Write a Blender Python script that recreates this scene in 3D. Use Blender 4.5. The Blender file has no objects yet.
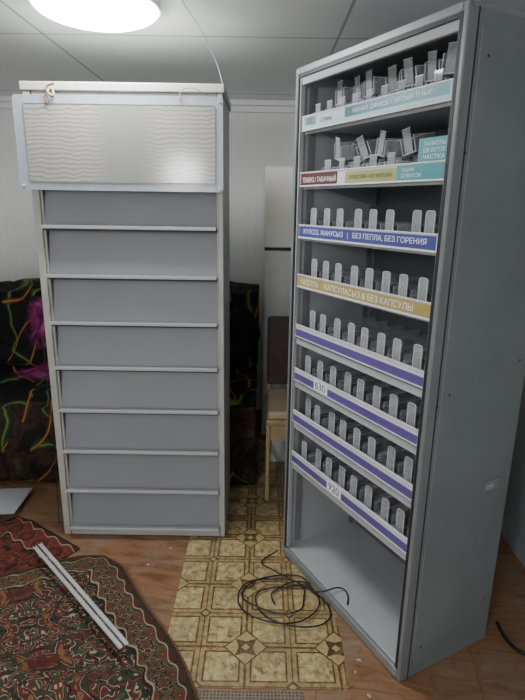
import bpy, bmesh, math, random
from mathutils import Vector, Matrix, noise
random.seed(4)
S=bpy.context.scene
COL=S.collection

# ---------------------------------------------------------------- materials
class NB:
    def __init__(s,name):
        s.m=bpy.data.materials.new(name); s.m.use_nodes=True
        s.t=s.m.node_tree; s.b=s.t.nodes['Principled BSDF']
    def n(s,ty,**kw):
        x=s.t.nodes.new(ty)
        for k,v in kw.items(): setattr(x,k,v)
        return x
    def l(s,a,b): s.t.links.new(a,b)
    def val(s,sock,v):
        if isinstance(v,(int,float)): sock.default_value=v
        else: s.l(v,sock)
    def math(s,op,a,b=0.0,c=None):
        x=s.n('ShaderNodeMath',operation=op); s.val(x.inputs[0],a); s.val(x.inputs[1],b)
        if c is not None: s.val(x.inputs[2],c)
        return x.outputs[0]
    def coord(s,which='Object'): return s.n('ShaderNodeTexCoord').outputs[which]
    def noise(s,vec,scale,detail=3,rough=.5,dist=0):
        x=s.n('ShaderNodeTexNoise'); s.l(vec,x.inputs['Vector']); x.inputs['Scale'].default_value=scale
        x.inputs['Detail'].default_value=detail; x.inputs['Roughness'].default_value=rough; x.inputs['Distortion'].default_value=dist
        return x.outputs['Fac']
    def ramp(s,f,stops,const=False):
        x=s.n('ShaderNodeValToRGB'); s.val(x.inputs[0],f); r=x.color_ramp
        if const: r.interpolation='CONSTANT'
        while len(r.elements)<len(stops): r.elements.new(.5)
        for e,(p,c) in zip(r.elements,stops): e.position=p; e.color=(*c,1)
        return x.outputs[0]
    def mix(s,f,a,b):
        x=s.n('ShaderNodeMix',data_type='RGBA'); s.val(x.inputs[0],f)
        for i,v in ((6,a),(7,b)):
            if isinstance(v,tuple): x.inputs[i].default_value=(*v,1)
            else: s.l(v,x.inputs[i])
        return x.outputs[2]
    def map(s,vec,scale=(1,1,1),rot=(0,0,0),loc=(0,0,0)):
        x=s.n('ShaderNodeMapping'); s.l(vec,x.inputs[0]); x.inputs['Scale'].default_value=scale
        x.inputs['Rotation'].default_value=rot; x.inputs['Location'].default_value=loc
        return x.outputs[0]
    def bump(s,h,strength=.3,dist=.01):
        x=s.n('ShaderNodeBump'); s.l(h,x.inputs['Height']); x.inputs['Strength'].default_value=strength
        x.inputs['Distance'].default_value=dist; s.l(x.outputs[0],s.b.inputs['Normal'])
    def fin(s,col=None,rough=.5,metal=0,spec=None):
        if col is not None:
            if isinstance(col,tuple): s.b.inputs['Base Color'].default_value=(*col,1)
            else: s.l(col,s.b.inputs['Base Color'])
        s.val(s.b.inputs['Roughness'],rough); s.b.inputs['Metallic'].default_value=metal
        if spec is not None: s.b.inputs['Specular IOR Level'].default_value=spec
        return s.m

def plain(name,c,rough=.5,metal=0,var=.08,scale=7,bump=0,wear=None,spec=None):
    k=NB(name); v=k.coord(); f=k.noise(v,scale,4,.6)
    d=tuple(x*(1-var) for x in c); e=tuple(min(1,x*(1+var)) for x in c)
    col=k.ramp(f,[(.3,d),(.7,e)])
    if wear:
        w=k.ramp(k.noise(k.map(v,(1,1,.25)),45,5,.7),[(.58,(0,0,0)),(.66,(1,1,1))])
        col=k.mix(k.math('MULTIPLY',w,.6),col,wear)
    if bump: k.bump(k.noise(v,120,2),bump,.002)
    return k.fin(col,rough,metal,spec)

M={}
M['frame_grey']=plain('painted grey metal',(.20,.215,.22),.42,0,.07,4)
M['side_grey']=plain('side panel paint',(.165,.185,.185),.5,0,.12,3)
M['frame_light']=plain('grey frame aluminium',(.19,.20,.205),.38,.15,.08,6)
M['inner']=plain('inner panel grey',(.34,.355,.36),.55,0,.08,5)
M['cream']=plain('aged white paint',(.45,.455,.445),.45,0,.06,5)
M['cream2']=plain('yellowed edge paint',(.43,.42,.37),.5,0,.08,8,0,(.28,.24,.17))
M['flap']=plain('flap grey',(.25,.257,.275),.5,0,.05,3)
M['lip']=plain('lip light',(.40,.41,.42),.35,0,.05,8)
M['dark']=plain('black rubber and shadow strip',(.015,.015,.017),.55,0,.1)  # rubber parts, also the painted shadow under the flap lips
M['cable']=plain('black cable',(.012,.012,.013),.4,0,.1)
M['rail']=plain('white price rail',(.62,.62,.65),.3,0,.04,9)
M['purple']=plain('purple strip',(.11,.08,.25),.35,0,.06,9)
M['blue']=plain('indigo strip',(.06,.07,.25),.35,0,.05,9)
M['yellow']=plain('mustard strip',(.38,.30,.10),.4,0,.1,12)
M['teal']=plain('teal strip',(.07,.29,.33),.4,0,.06,9)
M['paleblue']=plain('pale blue strip',(.36,.52,.57),.4,0,.06,9)
M['red']=plain('maroon strip',(.10,.03,.03),.4,0,.06,9)
M['green']=plain('olive strip',(.34,.36,.13),.4,0,.06,9)
M['white']=plain('white print',(.85,.85,.86),.4,0,.02)
M['ink']=plain('dark print',(.03,.03,.05),.5,0,.02)
M['alu']=plain('bare aluminium',(.60,.61,.58),.35,.2,.06,10)
M['wood']=plain('tan wood',(.42,.31,.16),.4,0,.15,10)
M['seatpad']=plain('pale tan seat',(.55,.45,.28),.5,0,.1,10)
M['seat']=plain('dark brown upholstery',(.06,.038,.028),.6,0,.2,20,.2)
M['cabcream']=plain('cream cabinet door',(.86,.84,.76),.4,0,.03)
M['cabgrey']=plain('pale cabinet door',(.66,.66,.64),.4,0,.05)
M['cabbody']=plain('white cabinet body',(.78,.77,.72),.5,0,.05)
M['trim']=plain('white cornice',(.90,.90,.89),.5,0,.04)
M['sofa']=plain('sofa fabric',(.03,.027,.025),.9,0,.2,7,0,None,.1)
M['jacket']=plain('black garment',(.010,.010,.012),.8,0,.3,20,.3,None,.15)
M['sheet']=plain('grey sheet',(.42,.44,.46),.4,0,.05)
M['rag']=plain('brown ribbon',(.28,.18,.09),.8,0,.2,40)
M['signline']=plain('sign inner edge',(.40,.44,.48),.35,0,.04)
M['dust']=plain('pale debris',(.45,.38,.30),.8,0,.2,40)

def clear(name,c1,c2,rough,alpha):
    k=NB(name); f=k.noise(k.coord(),30,2)
    k.fin(k.ramp(f,[(.3,c1),(.7,c2)]),rough); k.b.inputs['Alpha'].default_value=alpha; return k.m
M['plastic']=clear('frosted plastic edge',(.62,.64,.66),(.76,.78,.80),.08,.55)
M['pane']=clear('clear plastic pane',(.46,.48,.50),(.62,.63,.65),.05,.34)
M['acrylic']=clear('clear acrylic',(.40,.42,.44),(.60,.62,.64),.05,.22)
M['smoke']=clear('grey acrylic',(.08,.08,.09),(.18,.18,.20),.12,.6)
M['signsheet']=clear('translucent sign sheet',(.36,.40,.44),(.42,.46,.50),.2,.8)
k=NB('lamp diffuser'); k.fin((1,1,1),.4); k.b.inputs['Emission Color'].default_value=(.97,.985,1,1); k.b.inputs['Emission Strength'].default_value=64; M['lamp']=k.m

k=NB('ceiling panels'); v=k.coord()
br=k.n('ShaderNodeTexBrick'); k.l(k.map(v,(1,1,1),(0,0,0),(.95,-.14,0)),br.inputs['Vector'])
br.inputs['Scale'].default_value=1; br.inputs['Brick Width'].default_value=1.25; br.inputs['Row Height'].default_value=1.18
br.inputs['Mortar Size'].default_value=.006; br.inputs['Mortar Smooth'].default_value=0; br.offset=0
base=k.ramp(k.noise(v,1.6,3),[(.3,(.70,.75,.755)),(.7,(.76,.80,.80))])
k.fin(k.mix(br.outputs['Fac'],base,(.32,.35,.36)),.35); M['ceil']=k.m
def wallmat(name,c1,c2,b):
    k=NB(name); v=k.coord()
    w=k.n('ShaderNodeTexWave'); w.bands_direction='X'; k.l(k.map(v,(1,1,.6)),w.inputs['Vector']); w.inputs['Scale'].default_value=5
    w.inputs['Distortion'].default_value=5; w.inputs['Detail'].default_value=2; w.inputs['Detail Scale'].default_value=1.2
    if b: k.bump(w.outputs['Fac'],b,.003)
    return k.fin(k.ramp(w.outputs['Fac'],[(.2,c1),(.8,c2)]),.7)
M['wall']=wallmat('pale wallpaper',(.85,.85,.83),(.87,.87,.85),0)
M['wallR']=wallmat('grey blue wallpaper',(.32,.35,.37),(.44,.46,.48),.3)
# laminate
k=NB('brown laminate'); v=k.map(k.coord(),(1,1,1),(0,0,math.radians(8)))
br=k.n('ShaderNodeTexBrick'); k.l(v,br.inputs['Vector']); br.inputs['Scale'].default_value=1
br.inputs['Brick Width'].default_value=1.1; br.inputs['Row Height'].default_value=.24; br.inputs['Mortar Size'].default_value=.0015
br.inputs['Color1'].default_value=(.1,.1,.1,1); br.inputs['Color2'].default_value=(.9,.9,.9,1)
g=k.noise(k.map(v,(2.2,12,1)),2,5,.6,.9)
c=k.ramp(g,[(.3,(.15,.068,.032)),(.5,(.24,.115,.055)),(.7,(.31,.165,.085))])
c2=k.ramp(g,[(.3,(.18,.09,.045)),(.7,(.33,.19,.11))])
c=k.mix(k.math('MULTIPLY',br.outputs['Color'],.6),c,c2)
stain=k.ramp(k.noise(v,5,7,.72,.4),[(.46,(0,0,0)),(.62,(1,1,1))])
c=k.mix(k.math('MULTIPLY',stain,.55),c,(.25,.205,.155))
scr=k.ramp(k.noise(v,22,5,.7),[(.57,(0,0,0)),(.66,(1,1,1))])
c=k.mix(k.math('MULTIPLY',scr,.55),c,(.11,.065,.04))
k.fin(k.mix(k.math('MULTIPLY',br.outputs['Fac'],.8),c,(.10,.05,.03)),.38); M['floor']=k.m
# vinyl
k=NB('patterned linoleum'); v=k.coord(); sp=k.n('ShaderNodeSeparateXYZ'); k.l(v,sp.inputs[0])
T=.33
X=k.math('ADD',sp.outputs[0],.045); Y=k.math('ADD',sp.outputs[1],.08)
px=k.math('PINGPONG',X,T/2); py=k.math('PINGPONG',Y,T/2)
e=k.math('MINIMUM',px,py); su=k.math('ADD',px,py); mx=k.math('MAXIMUM',px,py)
mott=k.noise(v,34,7,.75,.6)
c=k.ramp(mott,[(.34,(.17,.10,.035)),(.45,(.36,.27,.12)),(.58,(.53,.43,.22)),(.75,(.63,.54,.32))])
dk=k.ramp(k.noise(v,60,4),[(.3,(.05,.025,.01)),(.7,(.15,.08,.035))])
def band(val,c0,w): return k.math('LESS_THAN',k.math('ABSOLUTE',k.math('SUBTRACT',val,c0)),w)
wear=k.ramp(k.noise(v,18,6,.75),[(.33,(.55,.55,.55)),(.55,(1,1,1))])
def ov(c,mask,amt,col): return k.mix(k.math('MULTIPLY',k.math('MULTIPLY',mask,amt),wear),c,col)
# slats running inside the squares
sx=k.math('PINGPONG',X,T/24); sy=k.math('PINGPONG',Y,T/24)
c=ov(c,k.math('LESS_THAN',sx,.0009),.30,dk)
hx=k.math('ABSOLUTE',k.math('SUBTRACT',px,T/4)); hy=k.math('ABSOLUTE',k.math('SUBTRACT',py,T/4))
qm=k.math('MAXIMUM',hx,hy)
tint=k.ramp(mott,[(.35,(.21,.125,.045)),(.65,(.38,.27,.12))])
c=ov(c,k.math('GREATER_THAN',qm,.062),.8,tint)
c=ov(c,band(qm,.062,.0034),1,dk)
c=ov(c,k.math('LESS_THAN',e,.0045),1,dk)
c=ov(c,band(mx,T/2,.0026),.9,dk)
def medal(c,s,r):
    df=k.math('ABSOLUTE',k.math('SUBTRACT',px,py))
    c=ov(c,k.math('LESS_THAN',s,r),.9,(.44,.33,.15))
    c=ov(c,band(s,r,.0042),1,dk)
    st=k.math('MULTIPLY',k.math('LESS_THAN',df,k.math('MULTIPLY',k.math('SUBTRACT',r,s),.5)),k.math('LESS_THAN',s,r))
    c=ov(c,st,1,dk)
    return ov(c,k.math('LESS_THAN',s,r*.2),1,(.45,.34,.16))
c=medal(c,su,.078)
c=ov(c,k.math('LESS_THAN',k.math('SUBTRACT',T,su),.026),1,dk)
c=ov(c,k.math('LESS_THAN',k.math('SUBTRACT',T,su),.014),1,(.42,.31,.15))
dirt=k.ramp(k.noise(v,5,6,.72),[(.45,(0,0,0)),(.7,(1,1,1))])
c=k.mix(k.math('MULTIPLY',dirt,.5),c,(.20,.15,.09))
k.fin(c,.32); M['vinyl']=k.m
k=NB('ribbed brown mat'); v=k.coord(); vo=k.n('ShaderNodeTexVoronoi'); k.l(v,vo.inputs['Vector']); vo.inputs['Scale'].default_value=85; vo.inputs['Randomness'].default_value=.15
k.bump(vo.outputs['Distance'],.6,.003)
k.fin(k.ramp(vo.outputs['Distance'],[(.15,(.05,.035,.025)),(.5,(.22,.17,.12))]),.8); M['mat']=k.m
# rugs
def rugmat(name,red=False):
    k=NB(name); uv=k.coord('UV'); sp=k.n('ShaderNodeSeparateXYZ'); k.l(uv,sp.inputs[0])
    u,v=sp.outputs[0],sp.outputs[1]
    def sym(per,scale,sd,det=1,dist=.6):
        cx=k.n('ShaderNodeCombineXYZ'); k.l(k.math('PINGPONG',u,per),cx.inputs[0]); k.l(k.math('PINGPONG',v,per),cx.inputs[1]); cx.inputs[2].default_value=sd
        return k.noise(cx.outputs[0],scale,det,.5,dist)
    R=(.16,.032,.024); R2=(.09,.022,.018); G=(.026,.042,.025); G2=(.06,.08,.042); C=(.36,.30,.20); O=(.22,.10,.045); K=(.015,.014,.012)
    a=sym(.13,21,1.3,1.2); b=sym(.05,38,4.1); f2=sym(.20,11,7.7,1,1.2); f3=sym(.08,55,2.2,1,.4)
    field=k.ramp(a,[(0,K),(.34,G),(.41,C),(.436,R),(.485,G),(.52,R2),(.57,C),(.592,G),(.66,G2),(.70,C)],True)
    field2=k.ramp(f2,[(0,G),(.36,G2),(.40,C),(.42,G),(.47,R),(.515,K),(.53,G),(.575,C),(.595,R2),(.68,O)],True)
    fld=k.mix(k.math('GREATER_THAN',f2,.49),field,field2)
    fine=k.ramp(f3,[(0,K),(.5,C),(.56,O),(.62,K)],True)
    fld=k.mix(k.math('GREATER_THAN',k.math('ABSOLUTE',k.math('SUBTRACT',f3,.5)),.16),fld,fine)
    bor=k.ramp(b,[(0,G),(.40,K),(.43,C),(.46,R),(.53,G2),(.59,O),(.62,G)],True)
    if red:
        bor=k.ramp(b,[(0,R2),(.42,K),(.46,R),(.6,O),(.63,R2)],True)
        fld=k.ramp(a,[(0,K),(.38,R2),(.45,R),(.55,K),(.59,R),(.66,O),(.69,R2)],True)
    d=k.math('MINIMUM',u,v)
    wob=k.math('MULTIPLY',k.math('SINE',k.math('MULTIPLY',k.math('SUBTRACT',u,v),62)),.009)
    dd=k.math('ADD',d,wob)
    inb=k.math('MULTIPLY',k.math('LESS_THAN',dd,.14),k.math('GREATER_THAN',dd,.04))
    c=k.mix(inb,fld,bor)
    ed=k.ramp(b,[(0,G),(.42,K),(.47,R2),(.6,G)],True)
    c=k.mix(k.math('LESS_THAN',dd,.04),c,ed)
    for p,w,cc in ((.042,.0028,C),(.142,.003,C),(.151,.004,K)):
        c=k.mix(k.math('LESS_THAN',k.math('ABSOLUTE',k.math('SUBTRACT',dd,p)),w),c,cc)
    c=k.mix(k.math('LESS_THAN',k.math('ABSOLUTE',k.math('SUBTRACT',d,.004)),.003),c,O if not red else K)
    k.bump(k.noise(k.coord(),400,2),.6,.004)
    c=k.mix(k.math('MULTIPLY',k.noise(k.coord(),130,3),.32),c,(.09,.07,.055))
    return k.fin(c,.95,0,.1)
M['rug']=rugmat('oriental rug pile'); M['rug2']=rugmat('red rug pile',True)
# blanket
k=NB('printed plush blanket'); v=k.coord(); nz=k.n('ShaderNodeTexNoise'); k.l(v,nz.inputs['Vector']); nz.inputs['Scale'].default_value=2.0; nz.inputs['Detail'].default_value=1
va=k.n('ShaderNodeVectorMath',operation='MULTIPLY_ADD'); k.l(nz.outputs['Color'],va.inputs[0]); va.inputs[1].default_value=(.35,.35,.35); k.l(v,va.inputs[2])
sp=k.n('ShaderNodeSeparateXYZ'); k.l(v,sp.inputs[0])
base=k.ramp(k.noise(v,6,3),[(.4,(.004,.004,.005)),(.7,(.012,.011,.011))])
low=k.math('LESS_THAN',sp.outputs[2],.50)
lowc=k.ramp(k.noise(va.outputs[0],9,4),[(.4,(.012,.009,.006)),(.50,(.05,.027,.016)),(.57,(.018,.012,.008)),(.7,(.07,.05,.03))])
c=k.mix(k.math('MULTIPLY',low,.85),base,lowc)
for rot,sc,c0,w,colr,th in (((.3,.5,.9),1.5,.5,.075,((.035,.08,.02),(.20,.27,.06)),.44),((1.1,.2,-.6),1.2,.5,.055,((.24,.06,.015),(.45,.30,.07)),.47)):
    wv=k.n('ShaderNodeTexWave'); k.l(k.map(va.outputs[0],(1,1,1),rot),wv.inputs['Vector']); wv.inputs['Scale'].default_value=sc; wv.inputs['Distortion'].default_value=5; wv.inputs['Detail'].default_value=0; wv.inputs['Detail Scale'].default_value=1.1
    dist_=k.math('ABSOLUTE',k.math('SUBTRACT',wv.outputs['Fac'],c0)); wd_=k.math('MULTIPLY',k.noise(v,4,1),w*4)
    msk=k.math('LESS_THAN',dist_,wd_)
    gate=k.math('GREATER_THAN',k.noise(v,2.7,1),th)
    c=k.mix(k.math('MULTIPLY',k.math('MULTIPLY',msk,gate),.85),c,k.ramp(k.math('DIVIDE',dist_,wd_),[(.0,colr[1]),(.35,colr[0]),(1,(.01,.012,.006))]))
for (ax_,ay,az,r) in ((-1.36,3.2,.86,.23),(-1.30,3.1,.66,.20),(-1.95,3.2,.75,.2),(-.6,3.2,.8,.18)):
    vs=k.n('ShaderNodeVectorMath',operation='DISTANCE'); k.l(va.outputs[0],vs.inputs[0]); vs.inputs[1].default_value=(ax_+.17,ay+.17,az+.17)
    m_=k.ramp(k.math('DIVIDE',vs.outputs['Value'],r),[(.8,(1,1,1)),(1.0,(0,0,0))])
    rose=k.ramp(k.noise(va.outputs[0],9,3,.5,1.0),[(.36,(.03,.003,.014)),(.47,(.13,.010,.062)),(.60,(.27,.035,.15)),(.7,(.38,.10,.24))])
    c=k.mix(m_,c,rose)
k.fin(c,.7,0,.18); M['blanket']=k.m
# sign film
k=NB('translucent sign film'); v=k.coord(); w=k.n('ShaderNodeTexWave'); w.bands_direction='Z'
k.l(k.map(v,(1.6,1,1)),w.inputs['Vector']); w.inputs['Scale'].default_value=19; w.inputs['Distortion'].default_value=6; w.inputs['Detail'].default_value=1; w.inputs['Detail Scale'].default_value=.5
sp=k.n('ShaderNodeSeparateXYZ'); k.l(v,sp.inputs[0])
mid=k.ramp(k.math('ABSOLUTE',k.math('SUBTRACT',sp.outputs[0],.42)),[(.06,(0,0,0)),(.14,(1,1,1))])
fl_=k.ramp(w.outputs['Fac'],[(.05,(.26,.25,.215)),(.5,(.36,.35,.31)),(.95,(.41,.40,.355))])
k.fin(k.mix(k.math('MULTIPLY',mid,.9),(.27,.268,.25),fl_),.14); k.b.inputs['Alpha'].default_value=.9; M['film']=k.m
k=NB('perforated back panel'); v=k.coord(); vo=k.n('ShaderNodeTexVoronoi'); k.l(v,vo.inputs['Vector']); vo.inputs['Scale'].default_value=40; vo.inputs['Randomness'].default_value=0
k.fin(k.ramp(vo.outputs['Distance'],[(.2,(.02,.02,.022)),(.26,(.12,.125,.13))]),.5); M['perf']=k.m

# ---------------------------------------------------------------- helpers
def mkobj(name,bm,mat,parent=None,smooth=False):
    me=bpy.data.meshes.new(name); bm.to_mesh(me); bm.free()
    if isinstance(mat,str): mat=M[mat]
    me.materials.append(mat)
    if smooth: me.shade_smooth()
    o=bpy.data.objects.new(name,me); COL.objects.link(o)
    if parent: o.parent=parent
    return o
def addbox(bm,x0,x1,y0,y1,z0,z1,bev=0,mtx=None):
    r=bmesh.ops.create_cube(bm,size=1); vs=r['verts']
    for v in vs:
        v.co=Vector(((x0+x1)/2+v.co.x*(x1-x0),(y0+y1)/2+v.co.y*(y1-y0),(z0+z1)/2+v.co.z*(z1-z0)))
    if bev:
        es=list({e for v in vs for e in v.link_edges})
        r=bmesh.ops.bevel(bm,geom=es,offset=bev,segments=2,affect='EDGES',profile=.5)
        vs=list({v for f in r['faces'] for v in f.verts}|{v for v in vs if v.is_valid})
    if mtx is not None: bmesh.ops.transform(bm,matrix=mtx,verts=[v for v in vs if v.is_valid])
def boxes(name,lst,mat,parent=None,bev=.0):
    bm=bmesh.new()
    for b in lst: 
        addbox(bm,*b[:6],bev,b[6] if len(b)>6 else None)
    return mkobj(name,bm,mat,parent)
def cyl(bm,p,r,h,axis='Z',seg=24,r2=None):
    q={'Z':Matrix(),'X':Matrix.Rotation(math.pi/2,4,'Y'),'Y':Matrix.Rotation(math.pi/2,4,'X')}[axis]
    bmesh.ops.create_cone(bm,cap_ends=True,segments=seg,radius1=r,radius2=r if r2 is None else r2,depth=h,matrix=Matrix.Translation(p)@q)
def rrect(x0,x1,z0,z1,r,seg=6):
    pts=[]
    for cx,cz,a0 in ((x1-r,z1-r,0),(x0+r,z1-r,90),(x0+r,z0+r,180),(x1-r,z0+r,270)):
        for i in range(seg+1):
            a=math.radians(a0+90*i/seg); pts.append((cx+r*math.cos(a),cz+r*math.sin(a)))
    return pts
def slab(bm,pts,y0,y1):
    a=[bm.verts.new((p[0],y0,p[1])) for p in pts]; b=[bm.verts.new((p[0],y1,p[1])) for p in pts]
    bm.faces.new(a); bm.faces.new(b[::-1]); n=len(pts)
    for q in range(n): bm.faces.new((a[q],b[q],b[(q+1)%n],a[(q+1)%n]))
    bmesh.ops.recalc_face_normals(bm,faces=bm.faces)
def ring(bm,po,pi,y0,y1):
    n=len(po); V=lambda P,y:[bm.verts.new((p[0],y,p[1])) for p in P]
    a,b,c_,d=V(po,y0),V(po,y1),V(pi,y0),V(pi,y1)
    for q in range(n):
        r=(q+1)%n
        bm.faces.new((a[q],a[r],c_[r],c_[q])); bm.faces.new((b[q],d[q],d[r],b[r]))
        bm.faces.new((a[q],b[q],b[r],a[r])); bm.faces.new((c_[q],c_[r],d[r],d[q]))
    bmesh.ops.recalc_face_normals(bm,faces=bm.faces)
def empty(name,loc,rz=0,label=None,cat=None):
    o=bpy.data.objects.new(name,None); o.location=loc; o.rotation_euler=(0,0,rz); COL.objects.link(o); o.empty_display_size=.1
    if label: o['label']=label; o['category']=cat
    return o
def tag(o,label,cat,group=None):
    o['label']=label; o['category']=cat
    if group: o['group']=group
    return o
def tube(name,pts,r,mat,parent=None,cyclic=False):
    cu=bpy.data.curves.new(name,'CURVE'); cu.dimensions='3D'; cu.bevel_depth=r; cu.bevel_resolution=2; cu.resolution_u=6
    s=cu.splines.new('NURBS'); s.points.add(len(pts)-1)
    for p,q in zip(s.points,pts): p.co=(*q,1)
    s.order_u=4; s.use_endpoint_u=True; cu.use_fill_caps=True
    t=bpy.data.objects.new('tmp',cu); COL.objects.link(t)
    dg=bpy.context.evaluated_depsgraph_get(); me=bpy.data.meshes.new_from_object(t.evaluated_get(dg))
    bpy.data.objects.remove(t)
    me.materials.clear(); me.materials.append(M[mat]); me.shade_smooth(); me.name=name
    o=bpy.data.objects.new(name,me); COL.objects.link(o)
    if parent: o.parent=parent
    return o
def text(body,x0,x1,y,z0,h,mat,parent,name='lettering'):
    cu=bpy.data.curves.new('t','FONT'); cu.body=body; cu.size=1; cu.extrude=.0; cu.align_x='LEFT'
    t=bpy.data.objects.new('tmp',cu); COL.objects.link(t)
    dg=bpy.context.evaluated_depsgraph_get(); me=bpy.data.meshes.new_from_object(t.evaluated_get(dg))
    bpy.data.objects.remove(t)
    xs=[v.co.x for v in me.vertices]; ys=[v.co.y for v in me.vertices]
    sx=(x1-x0)/(max(xs)-min(xs)); sy=h/(max(ys)-min(ys)); mx=min(xs); my=min(ys)
    for v in me.vertices:
        v.co=Vector((x0+(v.co.x-mx)*sx, y, z0+(v.co.y-my)*sy))
    me.materials.clear(); me.materials.append(M[mat]); me.name=name
    o=bpy.data.objects.new(name,me); COL.objects.link(o); o.parent=parent
    return o
def struct(name,b,mat):
    o=boxes(name,[b],mat); o['kind']='structure'; return o
def grid(name,nx,ny,fn,mat,thick=0,uvfn=None):
    bm=bmesh.new(); uvl=bm.loops.layers.uv.new('UVMap')
    vs=[[bm.verts.new(fn(i/nx,j/ny)) for j in range(ny+1)] for i in range(nx+1)]
    idx={}
    for i in range(nx+1):
        for j in range(ny+1): idx[vs[i][j]]=(i/nx,j/ny)
    for i in range(nx):
        for j in range(ny):
            f=bm.faces.new((vs[i][j],vs[i+1][j],vs[i+1][j+1],vs[i][j+1]))
            for lp in f.loops:
                a,b=idx[lp.vert]; lp[uvl].uv=uvfn(a,b) if uvfn else (a,b)
    bm.normal_update()
    o=mkobj(name,bm,mat,smooth=True)
    if thick:
        m=o.modifiers.new('solid','SOLIDIFY'); m.thickness=thick; m.offset=0
    return o
nz=lambda x,y,z=0: noise.noise(Vector((x,y,z)))

# ---------------------------------------------------------------- room
XL,XR,YB,YF,ZC=-2.5,1.2,3.9,-1.6,2.25
struct('floor',(XL-.1,XR+.1,YF,YB+.1,-.1,0),'floor')
struct('ceiling',(XL-.1,XR+.1,YF,YB+.1,ZC,ZC+.1),'ceil')
struct('wall_back',(XL-.1,XR+.1,YB,YB+.1,0,ZC),'wall')
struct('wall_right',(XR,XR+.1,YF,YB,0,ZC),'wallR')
struct('wall_left',(XL-.1,XL,YF,YB,0,ZC),'wall')
o=boxes('trim_1',[(XL,XR,YB-.05,YB,ZC-.035,ZC),(XL,XR,YB-.025,YB,ZC-.075,ZC-.035)],'trim',bev=.005); o['kind']='structure'
v=boxes('linoleum_sheet',[(-.34,.31,1.40,3.35,.0005,.0025)],'vinyl')
tag(v,'beige brown patterned linoleum sheet lying on the wooden floor','linoleum')
v=boxes('door_mat',[(-.20,.15,1.05,1.385,.001,.011)],'mat',bev=.003); tag(v,'brown ribbed floor mat beside the linoleum','mat')

# ---------------------------------------------------------------- ceiling lamp
L=empty('ceiling_lamp',(-.605,2.11,ZC),0,'round white glowing lamp fixed flush to the ceiling','lamp')
bm=bmesh.new(); cyl(bm,(0,0,-.012),.222,.024,seg=64); mkobj('lamp_base',bm,'trim',L,False)
bm=bmesh.new(); n=64; rings=[]
for j in range(9):
    a=j/8*math.pi/2; r=.214*math.cos(a); z=-.024-.045*math.sin(a)
    rings.append([bm.verts.new((r*math.cos(2*math.pi*i/n),r*math.sin(2*math.pi*i/n),z)) for i in range(n)] if j<8 else [bm.verts.new((0,0,z))])
for j in range(7):
    for i in range(n): bm.faces.new((rings[j][i],rings[j+1][i],rings[j+1][(i+1)%n],rings[j][(i+1)%n]))
for i in range(n): bm.faces.new((rings[7][i],rings[8][0],rings[7][(i+1)%n]))
bmesh.ops.recalc_face_normals(bm,faces=bm.faces)
mkobj('lamp_shade',bm,'lamp',L,True)
L2=empty('added_fill_lamp',(-.75,-.75,ZC),0,'added globe fill lamp, unseen behind the camera','lamp')  # added globe out of view behind the camera, evens out the room light
bm=bmesh.new(); bmesh.ops.create_uvsphere(bm,u_segments=32,v_segments=16,radius=.15,matrix=Matrix.Translation((0,0,-.42))); mkobj('lamp_shade',bm,'lamp',L2,True)
bm=bmesh.new(); cyl(bm,(0,0,-.135),.006,.27); mkobj('fill_lamp_rod',bm,'trim',L2)
bm=bmesh.new(); cyl(bm,(0,0,-.012),.05,.024); mkobj('fill_lamp_rose',bm,'trim',L2)
tag(tube('ceiling_wire',[(-.32,1.75,ZC-.006),(-.31,2.0,ZC-.008),(-.26,2.3,ZC-.02),(-.24,2.45,ZC-.05),(-.20,2.5,2.12),(-.185,2.46,2.045)],.0018,'signline'),'thin wire running from ceiling to the top of display cabinet','wire')

# ---------------------------------------------------------------- left display cabinet
A=empty('flap_cabinet',(-.95,2.235,0),0,'tall grey-white metal display cabinet with closed flap rows','cabinet')
W=.78; H=2.0; D=.40
boxes('side_panel',[(0,.018,.02,D,0.003,H-.02)],'cream',A,.003)
boxes('side_panel',[(W-.018,W,.02,D,0.003,H-.02)],'cream',A,.003)
boxes('back_panel',[(.018,W-.018,D-.012,D,0.02,H-.02)],'inner',A)
boxes('top_panel',[(-.006,W+.008,-.012,D+.002,H-.02,H+.012)],'cream2',A,.004)
boxes('bottom_panel',[(.018,W-.018,.02,D-.012,.003,.03)],'inner',A,.002)
boxes('frame_post',[(0,.030,-.004,.02,0.003,H-.02),(.030,.040,.006,.02,0.003,H-.02)],'cream2',A,.003)
boxes('frame_post',[(W-.020,W,-.004,.02,0.003,H-.02),(W-.028,W-.020,.006,.02,0.003,H-.02)],'cream',A,.003)
boxes('front_rail',[(.034,W-.024,.0,.02,0.003,.035)],'cream',A,.003)
boxes('front_rail',[(.034,W-.024,.0,.02,H-.06,H-.02)],'cream',A,.003)
zs=[.058+.2015*i for i in range(9)]
for i,z in enumerate(zs):
    x0,x1=.041,W-.029
    h=.1935
    bm=bmesh.new()
    vs=[(x0,.004,z),(x1,.004,z),(x1,.040,z+h),(x0,.040,z+h)]
    f=[bm.verts.new(p) for p in vs]; b=[bm.verts.new((p[0],p[1]+.008,p[2])) for p in vs]
    bm.faces.new(f); bm.faces.new(b[::-1])
    for q in range(4): bm.faces.new((f[q],b[q],b[(q+1)%4],f[(q+1)%4]))
    bmesh.ops.recalc_face_normals(bm,faces=bm.faces)
    fl=mkobj('flap',bm,'flap',A)
    lip=boxes('flap_lip',[(x0-.002,x1+.002,-.034,.006,z-.006,z-.001),(x0-.002,x1+.002,-.037,-.032,z-.009,z+.005)],'lip',fl,.0015)
    boxes('flap_shadow_strip',[(x0,x1,-.026,.01,z-.0165,z-.0070)],'dark',fl)  # black strip stands in for the shadow under the lip
tag(tube('thin_cable',[(-.965,2.24,1.0),(-.972,2.245,.8),(-.962,2.25,.62),(-.97,2.25,.3),(-.985,2.26,.02),(-1.0,2.3,.006),(-1.0,2.5,.006)],.002,'cable',None),'thin black cable hanging beside the flap cabinet','cable')

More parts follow.
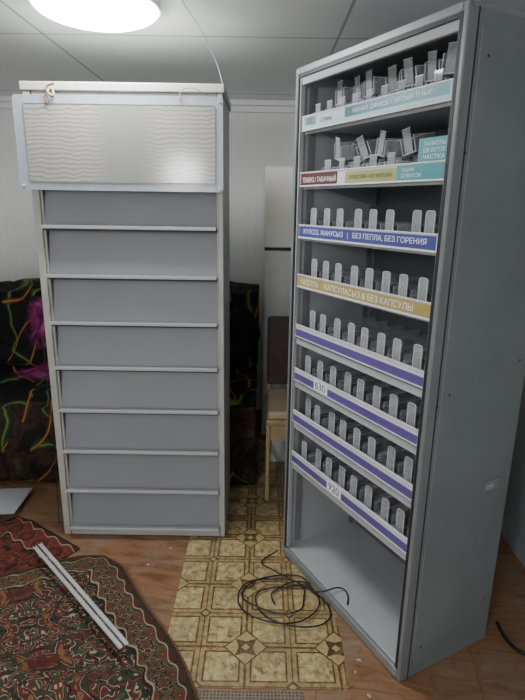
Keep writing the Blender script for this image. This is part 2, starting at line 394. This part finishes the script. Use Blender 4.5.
# sign
B=empty('light_sign',(-.965,2.17,1.61),0,'blank translucent framed light sign with wrinkled cream film','sign')
w,h=.80,.345
bm=bmesh.new(); slab(bm,rrect(0,w,0,h,.012),.004,.007); mkobj('sign_sheet',bm,'signsheet',B)
bm=bmesh.new(); slab(bm,rrect(.040,w-.030,.032,h-.030,.008),.002,.0041); mkobj('sign_film',bm,'film',B)
bm=bmesh.new(); ring(bm,rrect(.0385,w-.0285,.0305,h-.0285,.010),rrect(.041,w-.031,.033,h-.031,.008),.001,.0045); mkobj('sign_border',bm,'frame_grey',B)
bm=bmesh.new(); ring(bm,rrect(0,w,0,h,.012),rrect(.0015,w-.0015,.0015,h-.0015,.011),.0035,.0075); mkobj('sign_rim',bm,'plastic',B)
for sx_,sz_ in ((w-.014,.016),(w-.014,h-.016),(.014,.016)):
    bm=bmesh.new(); cyl(bm,(sx_,0.001,sz_),.005,.006,'Y',12); mkobj('sign_screw',bm,'alu',B)
tube('tie_ribbon',[(.135,-.004,h-.03),(.13,-.008,h+.0),(.14,.03,h+.035),(.165,-.006,h+.01),(.16,-.012,h-.02),(.12,-.01,h+.03),(.17,-.01,h+.038)],.005,'rag',B)
tube('tie_wire',[(w-.16,-.004,h-.025),(w-.165,-.01,h+.01),(w-.15,.03,h+.04),(w-.10,-.01,h+.03),(w-.08,-.006,h+.015)],.002,'rag',B)

# ---------------------------------------------------------------- right display cabinet
RZ=math.atan2(-.880,.475)
R0=Vector((.110,2.125,0))
C=empty('display_cabinet',R0,RZ,'tall grey open display cabinet with price rails and pusher shelves','cabinet')
W=.789; D=.42; H=2.045; B0=.003
boxes('side_panel',[(0,.016,.012,D,B0,H-.012)],'inner',C,.003)
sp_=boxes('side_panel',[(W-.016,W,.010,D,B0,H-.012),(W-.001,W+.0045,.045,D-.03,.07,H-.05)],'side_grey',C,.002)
boxes('side_seam',[(W-.001,W+.0012,.030,.034,B0,H-.012)],'dark',sp_)
for yy,zz in ((.03,.3),(.03,1.0),(.03,1.7),(D-.045,.2),(D-.045,1.1),(D-.045,1.9),(.075,.12),(.075,1.93),(.075,1.03)):
    bm=bmesh.new(); cyl(bm,(W+.0045,yy,zz),.0035,.003,'X',10); mkobj('screw',bm,'dark',sp_)
hd=boxes('recessed_handle',[(W+.004,W+.008,.285,.365,.645,.650),(W+.004,W+.008,.285,.365,.690,.695),(W+.004,W+.008,.285,.290,.650,.690),(W+.004,W+.008,.360,.365,.650,.690)],'frame_light',C,.001)
boxes('handle_recess',[(W+.004,W+.0055,.290,.360,.650,.690)],'frame_grey',hd)
boxes('handle_grip',[(W+.0055,W+.0075,.298,.335,.662,.678)],'inner',hd,.0008)
boxes('back_panel',[(.016,W-.016,D-.012,D,.03,H-.012)],'perf',C)
boxes('top_panel',[(0,W,.0,D,H-.014,H)],'frame_grey',C,.003)
boxes('frame_post',[(0,.020,-.004,.016,B0,H)],'frame_light',C,.004)
boxes('frame_post',[(W-.018,W,-.004,.016,B0,H)],'frame_light',C,.004)
boxes('frame_header',[(.02,W-.018,-.004,.012,H-.024,H)],'frame_light',C,.003)
boxes('inner_header',[(.028,W-.026,.004,.02,H-.060,H-.032)],'inner',C,.003)
boxes('inner_post',[(.026,.034,.0,.02,.05,H-.03)],'inner',C,.002)
boxes('inner_post',[(W-.032,W-.025,.0,.02,.05,H-.03)],'inner',C,.002)
boxes('door_gasket',[(.018,.027,-.0045,.02,.045,H-.022),(W-.026,W-.015,-.0045,.02,.045,H-.022),(.026,W-.025,-.003,.02,H-.034,H-.023)],'dark',C)
boxes('bottom_rail',[(.02,W-.018,-.004,.012,B0,.040)],'frame_grey',C,.004)
boxes('bottom_tray',[(.016,W-.016,.012,D-.012,.028,.042)],'lip',C,.002)
for xx,x2 in ((.017,.026),(W-.026,W-.017)):
    for y0 in (.05,D-.06): boxes('slotted_upright',[(xx,x2,y0,y0+.025,.06,H-.06)],'frame_light',C)
ZR=[1.83,1.635,1.445,1.255,1.052,.866,.680,.488]
sx0,sx1=.040,W-.034
YO=.016
for i,z in enumerate(ZR):
    s=boxes('shelf',[(sx0,sx1,YO,D-.015,z+.004,z+.012),(sx0,sx1,YO+.004,YO+.010,z-.012,z+.012)],'lip' if i>3 else 'inner',C,.001)
    for xx in (sx0-.006,sx1+.001):
        bm=bmesh.new(); t=.005
        pr=[(.03,z+.002),(D-.04,z+.002),(D-.04,z-.05)]
        if i<2: pr=[(.08,z+.002),(D-.04,z+.002),(D-.04,z-.07)]
        a=[bm.verts.new((xx,p[0],p[1])) for p in pr]; b=[bm.verts.new((xx+t,p[0],p[1])) for p in pr]
        bm.faces.new(a); bm.faces.new(b[::-1])
        for q in range(3): bm.faces.new((a[q],b[q],b[(q+1)%3],a[(q+1)%3]))
        bmesh.ops.recalc_face_normals(bm,faces=bm.faces)
        mkobj('shelf_bracket',bm,'frame_grey',s)
    rh=.046
    r=boxes('price_rail',[(sx0,sx1,YO-.010,YO-.004,z,z+rh),(sx0,sx1,YO-.013,YO-.004,z-.003,z+.001),(sx0,sx1,YO-.013,YO-.004,z+rh-.001,z+rh+.003)],'rail',s,.0008)
    yf=YO-.0108; yt=YO-.0118
    def strip(x0,x1,za,zb,m,n='label_strip'): return boxes(n,[(x0,x1,yf,YO-.0095,z+za,z+zb)],m,r)
    if i==0:
        strip(sx0+.004,sx1-.004,.003,.043,'paleblue'); strip(sx0+.26,sx1-.01,.014,.0432,'teal')
        strip(sx0+.01,sx0+.09,.014,.041,'rail')
        text('ЖЕҢІЛ ДӘМДІ / АРОМАТНЫЕ',sx0+.30,sx1-.07,yt,z+.021,.014,'white',r)
        text('СЛИМ',sx0+.12,sx0+.19,yt,z+.016,.014,'ink',r)
    elif i==1:
        strip(sx0+.004,sx0+.235,.003,.043,'red'); strip(sx0+.28,sx0+.53,.003,.040,'green'); strip(sx0+.53,sx1-.003,.003,.043,'teal')
        text('ТЕМЕКІ / ТАБАЧНЫЙ',sx0+.018,sx0+.228,yt,z+.012,.022,'white',r)
        text('СУПЕРСЛИМ - БЕЗ МЕНТОЛА',sx0+.30,sx0+.51,yt,z+.015,.012,'ink',r)
        text('ТАДАМ',sx0+.55,sx0+.60,yt,z+.025,.011,'white',r)
        text('СО ВКУСОМ',sx0+.55,sx0+.63,yt,z+.010,.011,'white',r)
    elif i==2:
        strip(sx0+.003,sx1-.006,.004,.042,'blue')
        text('КҮЛСІЗ, ЖАНУСЫЗ   |   БЕЗ ПЕПЛА, БЕЗ ГОРЕНИЯ',sx0+.038,sx1-.04,yt,z+.011,.023,'white',r)
    elif i==3:
        strip(sx0+.003,sx1-.003,.004,.042,'yellow')
        text('КАПСУЛА',sx0+.030,sx0+.150,yt,z+.012,.022,'white',r)
        text('КАПСУЛАСЫЗ & БЕЗ КАПСУЛЫ',sx0+.19,sx1-.07,yt,z+.012,.022,'white',r)
    else:
        strip(sx0+.003,sx1-.003,.001,.030,'purple')
        if i in (5,7):
            a=.15 if i==5 else .27
            tg=boxes('price_tag',[(sx0+a,sx0+a+.090,YO-.0125,YO-.0105,z+.003,z+.045)],'white',r)
            text('630' if i==5 else '920',sx0+a+.010,sx0+a+.080,YO-.0132,z+.009,.030,'ink',tg)
        boxes('shelf_lip',[(sx0,sx1,YO-.004,YO+.006,z-.036,z-.012)],'lip',s,.001)

MW=Matrix.Translation(R0)@Matrix.Rotation(RZ,4,'Z')
def place(o,x,y,z,rx=0,ry=0,rz=0):
    m=MW@Matrix.Translation((x,y,z))@Matrix.Rotation(rz,4,'Z')@Matrix.Rotation(ry,4,'Y')@Matrix.Rotation(rx,4,'X')
    o.matrix_world=m
def kids_copy(o,ks):
    for ch in ks:
        c2=ch.copy(); c2.parent=o; COL.objects.link(c2)
w_=.036
bm=bmesh.new(); ring(bm,rrect(-w_/2,w_/2,0,.098,.010,4),rrect(-w_/2+.0026,w_/2-.0026,.003,.0955,.008,4),0,.003)
tab=mkobj('shelf_pusher',bm,'plastic')
bm=bmesh.new(); slab(bm,rrect(-w_/2+.0026,w_/2-.0026,.003,.0955,.008,4),.001,.0022)
pane=mkobj('pusher_pane',bm,'pane',tab)
trk=boxes('pusher_track',[(-.018,.018,.003,.29,.0,.006),(-.003,.003,.006,.03,.006,.05)],'smoke',tab)
div=boxes('divider',[(.0385,.0395,.0,.29,.0,.055)],'acrylic',tab)
de=boxes('divider_edge',[(.0383,.0397,-.0008,.0004,.0,.055),(.0383,.0397,.0,.29,.0545,.0555)],'pane',tab)
tag(tab,'clear plastic pusher tab with track on a cabinet shelf','pusher','plastic pushers on the display cabinet shelves')
first=True
for i,z in enumerate(ZR):
    if i<2: continue
    for j in range(8):
        x=.100+j*.084
        if first: o=tab; first=False
        else:
            o=tab.copy(); COL.objects.link(o); kids_copy(o,(pane,trk,div,de))
        yy=.030+random.uniform(0,.014)
        if i==2 and j==6: yy=.07
        place(o,x+random.uniform(-.004,.004),yy,z+.0125)
# loose acrylic units on top shelves: small clear open boxes
bm=bmesh.new()
hw=.027
addbox(bm,-hw,hw,0,.09,0,.002); addbox(bm,-hw,-hw+.0015,0,.09,.002,.05); addbox(bm,hw-.0015,hw,0,.09,.002,.05)
unit=mkobj('acrylic_tray',bm,'acrylic')
up=boxes('tray_tab',[(-.021,.021,.050,.0525,.003,.052),(-.021,.021,.0525,.082,.003,.026)],'smoke',unit)
uf=boxes('front_tab',[(-.016,.016,-.001,.0006,.002,.074)],'pane',unit)
e_=.0010
ue=boxes('tray_rim',[(-hw-e_,-hw+e_+.001,-.001,.091,.049,.0512),(hw-e_-.001,hw+e_,-.001,.091,.049,.0512),(-.0165,.0165,-.0015,.0010,.073,.0752),(-hw,hw,-.0012,.0008,0,.003),(-hw-e_,-hw+e_,-.0015,.0008,0,.051),(hw-e_,hw+e_,-.0015,.0008,0,.051),(-.022,.022,.0492,.053,.051,.053)],'plastic',unit)
tag(unit,'loose clear acrylic pusher tray piled on an upper shelf','tray','loose acrylic trays on the upper shelves')
first=True
lst=[]
U=random.uniform
for j in range(9): lst.append((.090+j*.072,.040,ZR[0]+.0135,0,0,U(-.08,.08)))
for j in range(8): lst.append((.110+j*.076,.155,ZR[0]+.0135,0,0,U(-.08,.08)))
for j in range(8): lst.append((.110+j*.076,.275,ZR[0]+.0135,0,0,U(-.08,.08)))
for j in range(7): lst.append((.155+j*.086,.09+U(-.02,.02),ZR[0]+.082,U(.0,.2),U(-.14,.14),U(-.16,.16)))
for j in range(5): lst.append((.16+j*.084,.045,ZR[1]+.0135,0,0,U(-.15,.15)))
for j in range(6): lst.append((.14+j*.085,.165,ZR[1]+.0135,0,0,U(-.15,.15)))
for j in range(6): lst.append((.14+j*.085,.285,ZR[1]+.0135,0,0,U(-.15,.15)))
for (x,y,ry) in ((.20,.06,.25),(.305,.10,-.3),(.41,.07,.22),(.515,.10,-.2),(.36,.23,.2)): lst.append((x,y,ZR[1]+.086,U(0,.2),ry,U(-.25,.25)))
for (x,y,z,rx,ry,rz) in lst:
    if first: o=unit; first=False
    else:
        o=unit.copy(); COL.objects.link(o); kids_copy(o,(up,uf,ue))
    place(o,x,y,z,rx,ry,rz)
card=boxes('sign_card',[(0,.118,0,.002,0,.10)],'teal'); tag(card,'small teal printed card standing on an upper shelf','card')
for a,(t_,zz) in enumerate((('ТАЛАПТЫ',.079),('БІР РЕТТІК',.062),('ЧАСТКА',.045))): text(t_,.020,.100,-.0006,zz,.011,'white',card)
place(card,.634,.022,ZR[1]+.0125)

# ---------------------------------------------------------------- cupboard
K=empty('cupboard',(.0,3.42,0),0,'tall narrow cupboard with cream upper door and pale lower door','cupboard')
boxes('body',[(0,.5,.018,.42,0,1.80)],'cabbody',K,.003)
boxes('door',[(.004,.496,0,.017,1.305,1.795)],'cabcream',K,.006)
boxes('door',[(.004,.496,0,.017,.68,1.285)],'cabgrey',K,.006)
boxes('door',[(.004,.496,0,.017,.05,.67)],'cabgrey',K,.006)
boxes('door_gap',[(.004,.496,.010,.0175,1.283,1.307)],'dark',K)
for z0 in (1.4,1.0): boxes('handle',[(.44,.455,-.02,0,z0,z0+.1)],'alu',K,.003)

# chair
Q=empty('chair',(.025,2.56,0.003),0,'wooden chair with dark padded back beside the cupboard','chair')
boxes('seat',[(0,.42,0,.42,.44,.475)],'wood',Q,.01)
boxes('seat_cushion',[(.008,.412,.005,.38,.475,.52)],'seatpad',Q,.014)
boxes('backrest',[(.004,.416,.380,.415,.54,.95)],'seat',Q,.014)
for p in ((.004,.024,.390,.414,0,.60),(.396,.416,.390,.414,0,.60),(0,.022,0,.03,0,.44),(.398,.42,0,.03,0,.44)):
    boxes('leg',[p],'wood',Q,.006)
boxes('apron',[(.024,.396,.005,.025,.36,.44)],'wood',Q,.003)
for z0,z1 in ((.36,.44),(.15,.18)): boxes('side_rail',[(.005,.022,.03,.385,z0,z1)],'wood',Q,.003)
bd=boxes('white_board',[(0,.30,0,.012,0,.42)],'cabbody',bev=.002); bd.location=(.03,3.02,0.003); tag(bd,'pale board standing upright behind the chair','board')

# ---------------------------------------------------------------- sofa & blanket
Z=empty('sofa',(-2.4,2.76,0),0,'long dark sofa against the back wall under a blanket','sofa')
boxes('base',[(0,2.33,0,.95,.003,.30)],'sofa',Z,.02)
boxes('seat',[(0,2.33,0,.55,.30,.46)],'sofa',Z,.05)
boxes('backrest',[(0,2.33,.62,.9,.30,.93)],'sofa',Z,.08)
prof=[(2.70,.02),(2.69,.25),(2.70,.44),(2.76,.53),(3.0,.545),(3.2,.56),(3.28,.70),(3.31,.9),(3.36,1.00),(3.50,1.04),(3.66,1.02),(3.73,.9),(3.74,.6)]
def pf(t):
    t*=len(prof)-1; i=min(int(t),len(prof)-2); f=t-i; a,b=prof[i],prof[i+1]
    return (a[0]+(b[0]-a[0])*f,a[1]+(b[1]-a[1])*f)
def bl(a,b):
    x=-2.45+2.42*a; y,z=pf(b)
    n1=nz(x*3.2,b*7,2)*.055+nz(x*9,b*20,5)*.02
    if z<.45: n1=abs(n1)*.6
    drape=.02*math.sin(x*14+2*nz(x*2,b*3,1))*(1 if b>.45 else .4)
    yy=y-(n1+abs(drape) if b>.4 else abs(n1)) 
    return Vector((x,max(yy,2.665),max(.012,z+abs(n1)+(.012 if .2<b<.5 else 0)+(.02*nz(x*5,3,3) if b>.6 else 0))))
bk=grid('blanket',200,100,bl,'blanket',.006); tag(bk,'dark plush blanket with magenta rose print draped over sofa','blanket')
def jk(a,b):
    th=a*2*math.pi; ph=(b-.5)*math.pi
    r=1+.35*nz(math.cos(th)*1.6,math.sin(th)*1.6,b*4)+.12*nz(math.cos(th)*5,math.sin(th)*5,b*9)
    return Vector((-.18+.14*r*math.cos(ph)*math.cos(th),2.93+.16*r*math.cos(ph)*math.sin(th),.84+.19*r*math.sin(ph)))
j_=grid('jacket',48,24,jk,'jacket'); tag(j_,'crumpled black jacket heaped on the sofa end','jacket')

# ---------------------------------------------------------------- rugs
def rugfn(cx,cy,ud,vd,lu,lv,sc,amp,seed,lump=.03,fold=.055,bow=0):
    def f(a,b):
        uu=a*lu; vv=b*lv
        x=cx+ud[0]*uu+vd[0]*vv; y=cy+ud[1]*uu+vd[1]*vv
        bb=bow*math.sin(min(1,uu/.95)*math.pi)*max(0,1-vv/.8)
        x+=bb*.83; y+=bb*.55
        cr=max(0,1-uu/.14)*max(0,1-vv/.14)*.035
        x+=(ud[0]+vd[0])*cr; y+=(ud[1]+vd[1])*cr
        e=min(1,min(uu,vv)/.25)
        x+=.012*math.sin(uu*9+seed); y+=.02*math.sin(vv*7+seed)
        z=sc+e*amp*(.5+.5*nz(x*2.4,y*2.4,seed))+lump*abs(nz(x*6,y*6,seed))*min(1,e*2)
        q=(uu*.85+vv*.5+.05*nz(uu*4,vv*4,9))*9.5
        z+=fold*max(0,math.sin(q))**3*min(1,e*1.5)*(1 if q>5.5 else .0)
        return Vector((x,y,z))
    return f
r1=grid('rug',150,150,rugfn(-.70,2.075,(.555,-.832),(-.95,-.31),1.5,1.3,.016,.045,1.1,bow=.035),'rug',.010,lambda a,b:(a*1.5,b*1.3))
tag(r1,'oriental rug with green border and red field, crumpled on floor','rug')
r2=grid('rug',60,60,rugfn(-1.25,2.42,(.80,-.60),(-.6,-.8),.5,.9,.004,.0,3.0,0,0),'rug2',.005,lambda a,b:(a*.5+.02,b*.9+.02))
tag(r2,'dark red patterned rug lying under the green bordered rug','rug')
g=boxes('plastic_sheet',[(-.55,0,-.30,0,0,.004)],'sheet'); g.location=(-1.26,2.60,.035); g.rotation_euler=(-.10,.02,.12); tag(g,'thin grey panel lying beside the sofa on the rug','panel')
def strip_obj(p,q,z):
    d=Vector((q[0]-p[0],q[1]-p[1],0)); Lh=d.length; an=math.atan2(d.y,d.x)
    o=boxes('metal_profile',[(0,Lh,-.007,.007,0,.002),(0,Lh,-.007,-.0055,.002,.008),(0,Lh,.0055,.007,.002,.008)],'alu',bev=.0004)
    o.location=(p[0],p[1],z); o.rotation_euler=(0,0,an); tag(o,'long bare aluminium channel lying on the oriental rug','metal strip','aluminium channels on the rug')
strip_obj((-.995,2.01),(-.470,1.468),.090)
strip_obj((-.98,2.03),(-.454,1.483),.090)

# ---------------------------------------------------------------- cables
pts=[]
for i in range(50):
    t=i/49*2*math.pi*3.6; r=.13+.06*math.sin(i*.37)
    x=.125+r*1.1*math.cos(t)+.02*math.sin(i*.8); y=1.82+r*.85*math.sin(t+.25*math.sin(i*.3))+.015*math.cos(i*.9)
    dpl=(x-.110)*(-.88)+(y-2.125)*(-.475)
    if dpl<.02: x-=.88*(.02-dpl); y-=.475*(.02-dpl)
    pts.append((x,y,.008+.006*(i%3)))
tag(tube('power_cable',pts,.003,'cable'),'tangled black power cable looped on the linoleum','cable')
tag(tube('power_cable',[(.085,2.10,.03),(.06,2.09,.012),(-.02,2.04,.010),(.05,1.97,.030),(.10,1.92,.035),(.17,1.86,.045),(.235,1.78,.060),(.29,1.80,.068),(.34,1.84,.052),(.37,1.80,.048),(.35,1.74,.048)],.003,'cable'),'black power cable leading over the sill into the display cabinet','cable')
tag(tube('power_cable',[(.93,1.70,.01),(.92,1.62,.008),(.95,1.55,.008),(1.02,1.52,.008),(1.1,1.42,.008),(1.15,1.3,.008)],.006,'cable'),'thick black cable on the floor behind the display cabinet','cable')
random.seed(9)
for (x,y) in ((.34,1.47),(.37,1.38),(.43,1.33),(-.50,2.02),(-.42,2.14),(.36,1.52),(.50,1.28)):
    bm=bmesh.new(); n=6; s_=random.uniform(.004,.009)
    a=[bm.verts.new((s_*(1+.5*random.random())*math.cos(q*math.pi/3),s_*.6*(1+.5*random.random())*math.sin(q*math.pi/3),.0)) for q in range(n)]
    tp=[bm.verts.new((v.co.x*.8,v.co.y*.8,.003)) for v in a]
    bm.faces.new(a[::-1]); bm.faces.new(tp)
    for q in range(n): bm.faces.new((a[q],a[(q+1)%n],tp[(q+1)%n],tp[q]))
    o=mkobj('debris_scrap',bm,'dust'); o.location=(x,y,.001); o.rotation_euler=(0,0,random.random()*3); tag(o,'tiny pale scrap of debris lying on the boards','debris','debris scraps on the floor')

# ---------------------------------------------------------------- light & camera
wd=bpy.data.worlds.new('world'); S.world=wd; wd.use_nodes=True
wd.node_tree.nodes['Background'].inputs[0].default_value=(.95,.975,1,1); wd.node_tree.nodes['Background'].inputs[1].default_value=1.1

p=math.radians(15.3); c,s=math.cos(p),math.sin(p)
F=Vector((0,c,-s)); U0=Vector((0,s,c)); X0=Vector((1,0,0)); k_=.015
Xc=(X0+k_*U0).normalized(); Uc=(U0-k_*X0).normalized()
cam=bpy.data.cameras.new('camera'); co=bpy.data.objects.new('camera',cam); COL.objects.link(co)
m=Matrix((( Xc.x,Uc.x,-F.x,0),(Xc.y,Uc.y,-F.y,0),(Xc.z,Uc.z,-F.z,1.56),(0,0,0,1)))
co.matrix_world=m
cam.sensor_fit='VERTICAL'; cam.sensor_height=36; cam.lens=36*526/700; cam.clip_start=.02
S.camera=co
